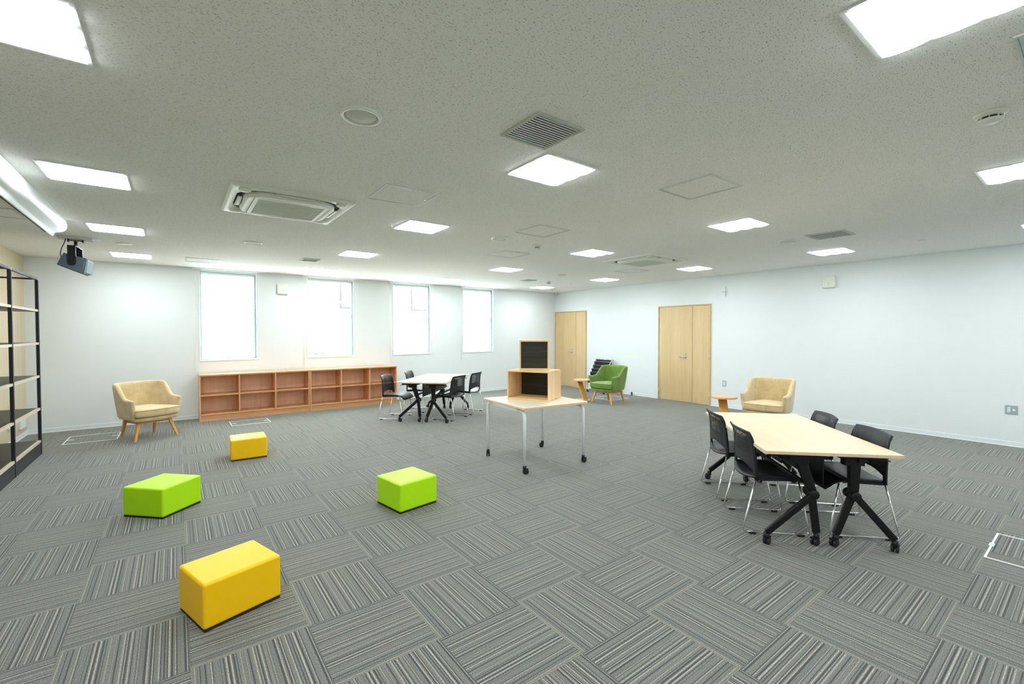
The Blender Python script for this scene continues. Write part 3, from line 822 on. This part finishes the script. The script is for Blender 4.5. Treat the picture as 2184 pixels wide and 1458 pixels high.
dup(ch0, (4.482, 7.385, 0), radians(123) - pi / 2, 'black chair at the far right end of the far table', G2)
D.objects['stacking_chair.004']['label'] = 'black chair in front of the low bookcase, pulled out from the far table'

# ================================================================= FOLDING TABLES
def caster(parent, x, y, ang, top=.085, R=.028):
    g = MB(); Rz = Matrix.Translation((x, y, 0)) @ Matrix.Rotation(ang, 4, 'Z')
    RX = Matrix.Rotation(radians(90), 3, 'Y')
    for s in (-1, 1):
        g.lathe([(0, -.007), (R * .8, -.009), (R, -.005), (R, .005), (R * .8, .009), (0, .007)], n=20, c=(s * .013, -.014, R), mtx=RX)
    g.xf(Rz); c = g.build('caster', 'rubber', parent)
    g = MB(); g.lathe([(0, R + .010), (.012, R + .010), (.020, R + .018), (.020, top), (0, top)], n=14)
    g.obox((0, -.010, R + .012), (.014, .034, .030), bevel=.004)
    g.obox((0, -.016, R * 1.9), (.048, .040, .010), bevel=.003)
    g.xf(Rz); g.build('swivel', 'black', c)
    return c
TZ, TL, TW = .693, 1.580, .440
def fold_table(loc, rot, lab, group, sgn, hub, feet, top_off, panel=False):
    """sgn: which side the long splayed leg goes; local x = length, y = -v"""
    t = thing('folding_table', lab, 'table', loc, rot, group)
    h = TL / 2; w_ = TW / 2
    g = MB(); g.box(-h, h, -w_ + .0006, w_ - .0006, TZ - .024, TZ - .0008)
    g.mats = []; o = g.build('tabletop', 'maple_edge', t)
    o.data.materials.append(M['maple']);
    for p in o.data.polygons:
        if p.normal.z > .5: p.material_index = 1
    mod_bevel(o, .0015, 1)
    g = MB(); g.box(-h + .06, h - .06, -.030, .030, TZ - .075, TZ - .0245); g.build('beam', 'black', t)
    outer, inner = feet
    for e in (-1, 1):
        xo = e * (h - .105)
        g = MB(); g.box(xo - .040, xo + .040, -.150, .150, TZ - .052, TZ - .0245, bevel=.003)
        g.box(xo - .030, xo + .030, top_off - .055, top_off + .075, TZ - .105, TZ - .050, bevel=.004)
        g.build('bracket', 'black', t)
        g = MB(); g.bar((xo, top_off, TZ - .060), (xo, hub, .385), .075, .050, bevel=.008, up=(1, 0, 0), w2=.058, d2=.045)
        g.build('upper_leg', 'black', t)
        g = MB(); RX = Matrix.Rotation(radians(90), 3, 'Y')
        g.lathe([(0, -.060), (.030, -.060), (.034, -.055), (.034, -.026), (.030, -.022), (.018, -.022), (.018, .022), (.030, .022), (.034, .026), (.034, .055), (.030, .060), (0, .060)], n=24, c=(xo - .012 * e, hub, .372), mtx=RX); g.build('hinge_hub', 'black', t)
        g = MB(); g.bar((xo + .030 * e, hub, .375), (xo + .050 * e, outer, .088), .046, .030, bevel=.008, up=(1, 0, 0)); l1 = g.build('leg', 'black', t)
        g = MB(); g.bar((xo - .006 * e, hub, .375), (xo + .004 * e, inner, .088), .050, .032, bevel=.008, up=(1, 0, 0)); l2 = g.build('leg', 'black', t)
        caster(t, xo + .050 * e, outer, 1.9 + e); caster(t, xo + .004 * e, inner, 2.7 - e)
        g = MB(); g.tube([(xo, -sgn * .04, TZ - .055), (xo - .01 * e, sgn * .15, TZ - .060), (xo - .02 * e, sgn * .205, TZ - .075)], .005, n=8, bend=.03); g.build('lever', 'black', t)
    g = MB(); g.bar((-h + .12, hub * .5, .45), (h - .12, hub * .5, .45), .03, .03, bevel=.004)
    g.build('stretcher', 'black', t)
    if panel:
        yy = -sgn * (w_ - .012)
        g = MB(); g.box(-h + .11, h - .11, yy - .004, yy + .004, .430, TZ - .025); g.build('modesty_panel', 'black', t)
    return t
# right-hand group: table A (left) and B (right).  local +y = -v
def place_pair(cu, cv, rot, labs, grp):
    # A: v offset -0.22 ; B: +0.22
    pos = lambda dv: (cu[0] + V_[0] * dv, cu[1] + V_[1] * dv, 0)
    a = fold_table(pos(-.220), rot, labs[0], grp, 1, -.130, (.190, -.162), -.045, True)
    b_ = fold_table(pos(.220), rot, labs[1], grp, -1, .040, (-.200, .152), .036)
RT = math.atan2(U[1], U[0])
place_pair(uv(4.193, 1.728), 0, RT, ('black-legged folding table, left half of the right-hand pair', 'black-legged folding table, right half of the right-hand pair'), 'right-hand pair of folding tables')
place_pair((3.876, 7.530, 0), 0, RT, ('black-legged folding table, bookcase-side half of the far pair', 'black-legged folding table, nearer half of the far pair'), 'far pair of folding tables')

# ================================================================= DISPLAY TABLE AND CRATES
t = thing('square_table', 'square pale-topped table on white tube legs with black casters', 'table', (3.462, 4.165, 0), radians(-5.2))
g = MB(); g.box(-.45, .45, -.45, .45, .695, .720); o = g.build('tabletop', 'maple_edge', t); o.data.materials.append(M['birch'])
for p in o.data.polygons:
    if p.normal.z > .5: p.material_index = 1
mod_bevel(o, .002, 1)
for s in (-1, 1):
    x = s * .413
    for q in (-1, 1):
        g = MB(); g.tube([(x, q * .413, .085), (x, q * .413, .672), (x, q * .265, .672)], .0172, n=16, bend=.085); g.build('leg', 'tube', t)
        caster(t, x, q * .413, s * .7 + q * 1.2 + 2.2, .088, .030)
        g = MB(); g.box(x - .022, x + .022, q * .33 - .02, q * .33 + .02, .686, .6945); g.build('bracket', 'rubber', t)
    g = MB(); g.bar((x, -.27, .672), (x, .27, .672), .038, .040, bevel=.008); g.build('side_rail', 'tube', t)
g = MB(); g.bar((-.394, 0, .672), (.394, 0, .672), .030, .030, bevel=.004); g.build('cross_rail', 'tube', t)

def crate(name, lab, loc, rot, w_, d_, h_, back, th=.018):
    """open wooden box, front face at local -y, front-left corner at origin"""
    t = thing(name, lab, 'crate', loc, rot, 'pine crates on the white-legged table')
    for z0, n_ in ((0, 'bottom_board'), (h_ - th, 'top_board')):
        g = MB(); g.box(0, w_, 0, d_, z0, z0 + th); mod_bevel(g.build(n_, 'pinex', t), .0015, 1)
    for x0 in (0, w_ - th):
        g = MB(); g.box(x0, x0 + th, 0, d_, th + .0004, h_ - th - .0004); mod_bevel(g.build('side_board', 'pine', t), .0015, 1)
    g = MB(); g.box(th + .0005, w_ - th - .0005, back, back + .010, th + .0005, h_ - th - .0005); g.build('dark_panel', 'darkwood', t, label='dark stained panel')
    for z in (.004, h_ - .014):
        for yy in (d_ * .32,):
            g = MB(); g.box(w_ - .0005, w_ + .0025, yy + .1 - .010, yy + .1 + .010, z, z + .010); g.build('dowel', plain('dark_dowel', S(120, 78, 30), .5), t)
    return t
ZT = .7205
crate('wooden_crate', 'larger open pine crate with dark back, lying on the white-legged table', (3.245, 4.428, ZT), math.atan2(3.928 - 4.430, 3.487 - 3.247), .556, .382, .352, .362)
crate('wooden_crate', 'smaller pine crate with dark panel face, on top of the larger crate', (3.376, 4.350, ZT + .3525), math.atan2(4.128 - 4.350, 3.664 - 3.376), .364, .235, .364, .014)

# ================================================================= ARMCHAIRS
def make_armchair(lab, mt, loc, rot):
    """faces local +y; floor centre at origin"""
    t = thing('armchair', lab, 'armchair', loc, rot, 'small tub armchairs')
    # plan curve of the shell, from right arm front round the back to the left arm front
    Pn = 40; pts_top, pts_bot, zt = [], [], []
    W2, F, Bk, r = .330, .300, -.300, .17
    path = []
    for k in range(9): path.append((W2, F - (F - (Bk + r)) * k / 8, k / 8 * .5))
    for k in range(1, 9):
        a = radians(90 * k / 8); path.append((W2 - r + r * cos(a), Bk + r - r * sin(a), 1))
    for k in range(1, 9): path.append((W2 - r - 2 * (W2 - r) * k / 9, Bk, 2))
    for k in range(0, 9):
        a = radians(90 - 90 * k / 8); path.append((-W2 + r - r * cos(a), Bk + r - r * sin(a), 1))
    for k in range(1, 9): path.append((-W2, (Bk + r) + (F - (Bk + r)) * k / 8, 0))
    rows = []
    def ztop(x, y):
        q = max(0.0, min(1.0, (.065 - y) / .16)); q = q * q * (3 - 2 * q)
        f_ = max(0, min(1, (y + .05) / .35))
        return .600 - .018 * f_ + (.795 - .600) * q + .006 * (1 - (x / W2) ** 2) * q
    NR = 7
    for j in range(NR):
        v = j / (NR - 1); row = []
        for x, y, _ in path:
            z1 = ztop(x, y); z0 = .285
            # lower edge narrower than the top, shell leans outward
            k = v ** .8
            sx = .90 + .10 * k; yb = y if y > -.05 else y
            fy = F * (.93 + .07 * k)
            yy = y * (.80 + .20 * k) if y < 0 else y * (.86 + .14 * k)
            lean = -.055 * max(0, (z1 - .60) / .195) * v if y < 0 else 0
            row.append((x * sx, yy + lean, z0 + (z1 - z0) * v))
        rows.append(row)
    g = MB(); g.grid(rows); o = g.build('shell', mt, t, smooth=True)
    mod_solid(o, .060, 1.0 if False else -1.0); mod_sub(o, 2)
    # base body under the cushion
    def dshape(w_, f, bk, n=10, rad=.16, bulge=.035):
        P = []
        for k in range(n + 1):
            u = -1 + 2 * k / n; P.append((w_ * u * -1, f + bulge * (1 - u * u)))
        for k in range(1, n):
            a = radians(90 * k / n); P.append((-w_ + rad * (1 - cos(a)) * .6, f - (f - (bk + rad)) * k / n))
        for k in range(n + 1):
            a = radians(90 * k / n); P.append((-w_ + rad * .6 + (rad * .4) * 0 + (rad) * (1 - cos(a)) * .6, bk + rad - rad * sin(a)))
        m_ = [(-x, y) for x, y in reversed(P[n + 1:])]
        return P + m_
    def slab(z0, z1, w_, f, bk, name, dome=0, mtn=mt):
        P = dshape(w_, f, bk); g = MB()
        cx_, cy_ = 0, (f + bk) / 2
        def sc(k, z): return [(cx_ + (x - cx_) * k, cy_ + (y - cy_) * k, z) for x, y in P]
        rows = [sc(.6, z0), sc(.94, z0), sc(1, z0 + .018), sc(1, (z0 + z1) / 2), sc(1, z1 - .018), sc(.955, z1), sc(.6, z1 + dome), sc(.2, z1 + dome * 1.2)]
        g.grid(rows, close=True)
        n_ = len(P); vs = list(g.bm.verts); g.bm.faces.new(vs[:n_][::-1]); g.bm.faces.new(vs[-n_:])
        o = g.build(name, mtn, t, smooth=True); return o
    mod_sub(slab(.262, .333, .276, .285, -.235, 'seat_base'), 1)
    cu = slab(.328, .448, .282, .322, -.215, 'seat_cushion', .014); mod_sub(cu, 1)
    P = dshape(.283, .323, -.216); cy_ = (.305 - .215) / 2
    g = MB(); g.tube([(x, y, .434) for x, y in P[:11]], .0045, n=6); g.build('piping', mt, cu)
    # wooden base
    for q in (-1, 1):
        g = MB(); g.bar((q * .175, -.185, .245), (q * .175, .215, .245), .030, .045, bevel=.003); g.build('side_rail', 'beech', t)
    for yy in (-.175, .205):
        g = MB(); g.bar((-.19, yy, .245), (.19, yy, .245), .030, .045, bevel=.003, up=(0, 1, 0)); g.build('cross_rail', 'beech', t)
    for sx, sy, fx, fy in ((-1, 1, .268, .262), (1, 1, .268, .262), (-1, -1, .205, -.262), (1, -1, .205, -.262)):
        g = MB(); g.bar((sx * fx, fy, .0), (sx * .190, .195 if sy > 0 else -.175, .272), .026, .026, bevel=.006, up=(0, 1, 0), w2=.046, d2=.046)
        # level the foot
        for v in g.bm.verts:
            if v.co.z < .012: v.co.z = 0.0
        g.build('leg', 'beech', t)
    return t
# facing directions
def face(dx, dy): return math.atan2(dy, dx) - pi / 2
make_armchair('cream velour armchair at left, in front of the bare wall by the windows', 'cream', (-.350, 8.560, 0), face(.45, -.89))
make_armchair('green velour armchair between the two wooden doors', 'green', (7.585, 6.575, 0), face(-.995, -.06))
make_armchair('cream velour armchair by the right wall, behind the right-hand table', 'cream', (7.420, 3.200, 0), face(-.99, -.12))

# ================================================================= SIDE TABLES
def side_table(lab, loc, rot):
    """disc top, slanted board, disc foot; leg leans toward local +x at the foot"""
    t = thing('side_table', lab, 'side table', loc, rot, 'round-topped wooden side tables')
    g = MB(); g.lathe([(0, .448), (.196, .448), (.200, .452), (.200, .474), (.196, .478), (0, .478)], n=48, smooth=False)
    o = g.build('tabletop', 'beech_top', t)
    g = MB(); g.bar((-.105, 0, .4475), (.110, 0, .0255), .135, .034, bevel=.003, up=(1, 0, 0))
    for v in g.bm.verts:
        if v.co.z > .42: v.co.z = .4475
        if v.co.z < .05: v.co.z = .0255
    g.build('leg', 'beech', t)
    g = MB(); g.lathe([(0, 0), (.172, 0), (.175, .003), (.175, .022), (.171, .025), (0, .025)], n=48, c=(.0, 0, 0), smooth=False); g.build('base', 'beech_top', t)
side_table('round-topped wooden side table beside the green armchair', (7.325, 7.125, 0), radians(-92))
side_table('round-topped wooden side table beside the right-wall cream armchair', (7.235, 3.815, 0), radians(-136))

# ================================================================= MAGAZINE RACK
t = thing('magazine_rack', 'chrome magazine rack with black mesh trays behind the green armchair', 'magazine rack', (8.66, 7.80, 0), 0)
# local: depth along x (front -x), width along y
for s in (-1, 1):
    g = MB(); g.tube([(.14, s * .275, .10), (.17, s * .275, .86), (.12, s * .275, .83), (-.15, s * .275, .47), (-.17, s * .275, .11)], .009, n=10, bend=.04)
    g.tube([(-.20, s * .275, .075), (.20, s * .275, .075)], .011, n=10)
    g.tube([(-.17, s * .275, .12), (-.17, s * .275, .08)], .009, n=8); g.tube([(.14, s * .275, .12), (.14, s * .275, .08)], .009, n=8)
    g.build('side_frame', 'chrome', t)
    for q in (-.18, .18): caster(t, q, s * .275, .3 * s, .064, .020)
g = MB(); g.tube([(.14, -.275, .84), (.14, .275, .84)], .008, n=8); g.tube([(-.19, -.275, .075), (-.19, .275, .075)], .008, n=8); g.tube([(.19, -.275, .075), (.19, .275, .075)], .008, n=8)
g.build('cross_bar', 'chrome', t)
for k in range(6):
    x = .105 - .052 * k; z = .80 - .088 * k
    g = MB(); g.prism([(x - .030, z - .115), (x - .034, z - .02), (x - .032, z - .02), (x - .028, z - .112), (x + .026, z - .112), (x + .030, z + .03), (x + .033, z + .03), (x + .029, z - .115)], 'y', -.262, .262)
    g.build('tray', 'plastic', t)
    g = MB(); g.tube([(x - .034, -.266, z - .016), (x - .034, .266, z - .016)], .0045, n=8); g.build('tray_rim', 'steel', t)

# door stop at the skirting
t = thing('door_stop', 'small black door stop on the floor against the right wall', 'door stop', (8.885, 6.985, 0))
g = MB(); g.lathe([(0, 0), (.024, 0), (.024, .010), (.017, .014), (.017, .055), (.021, .060), (.021, .078), (0, .080)], n=20); g.build('post', 'rubber', t)
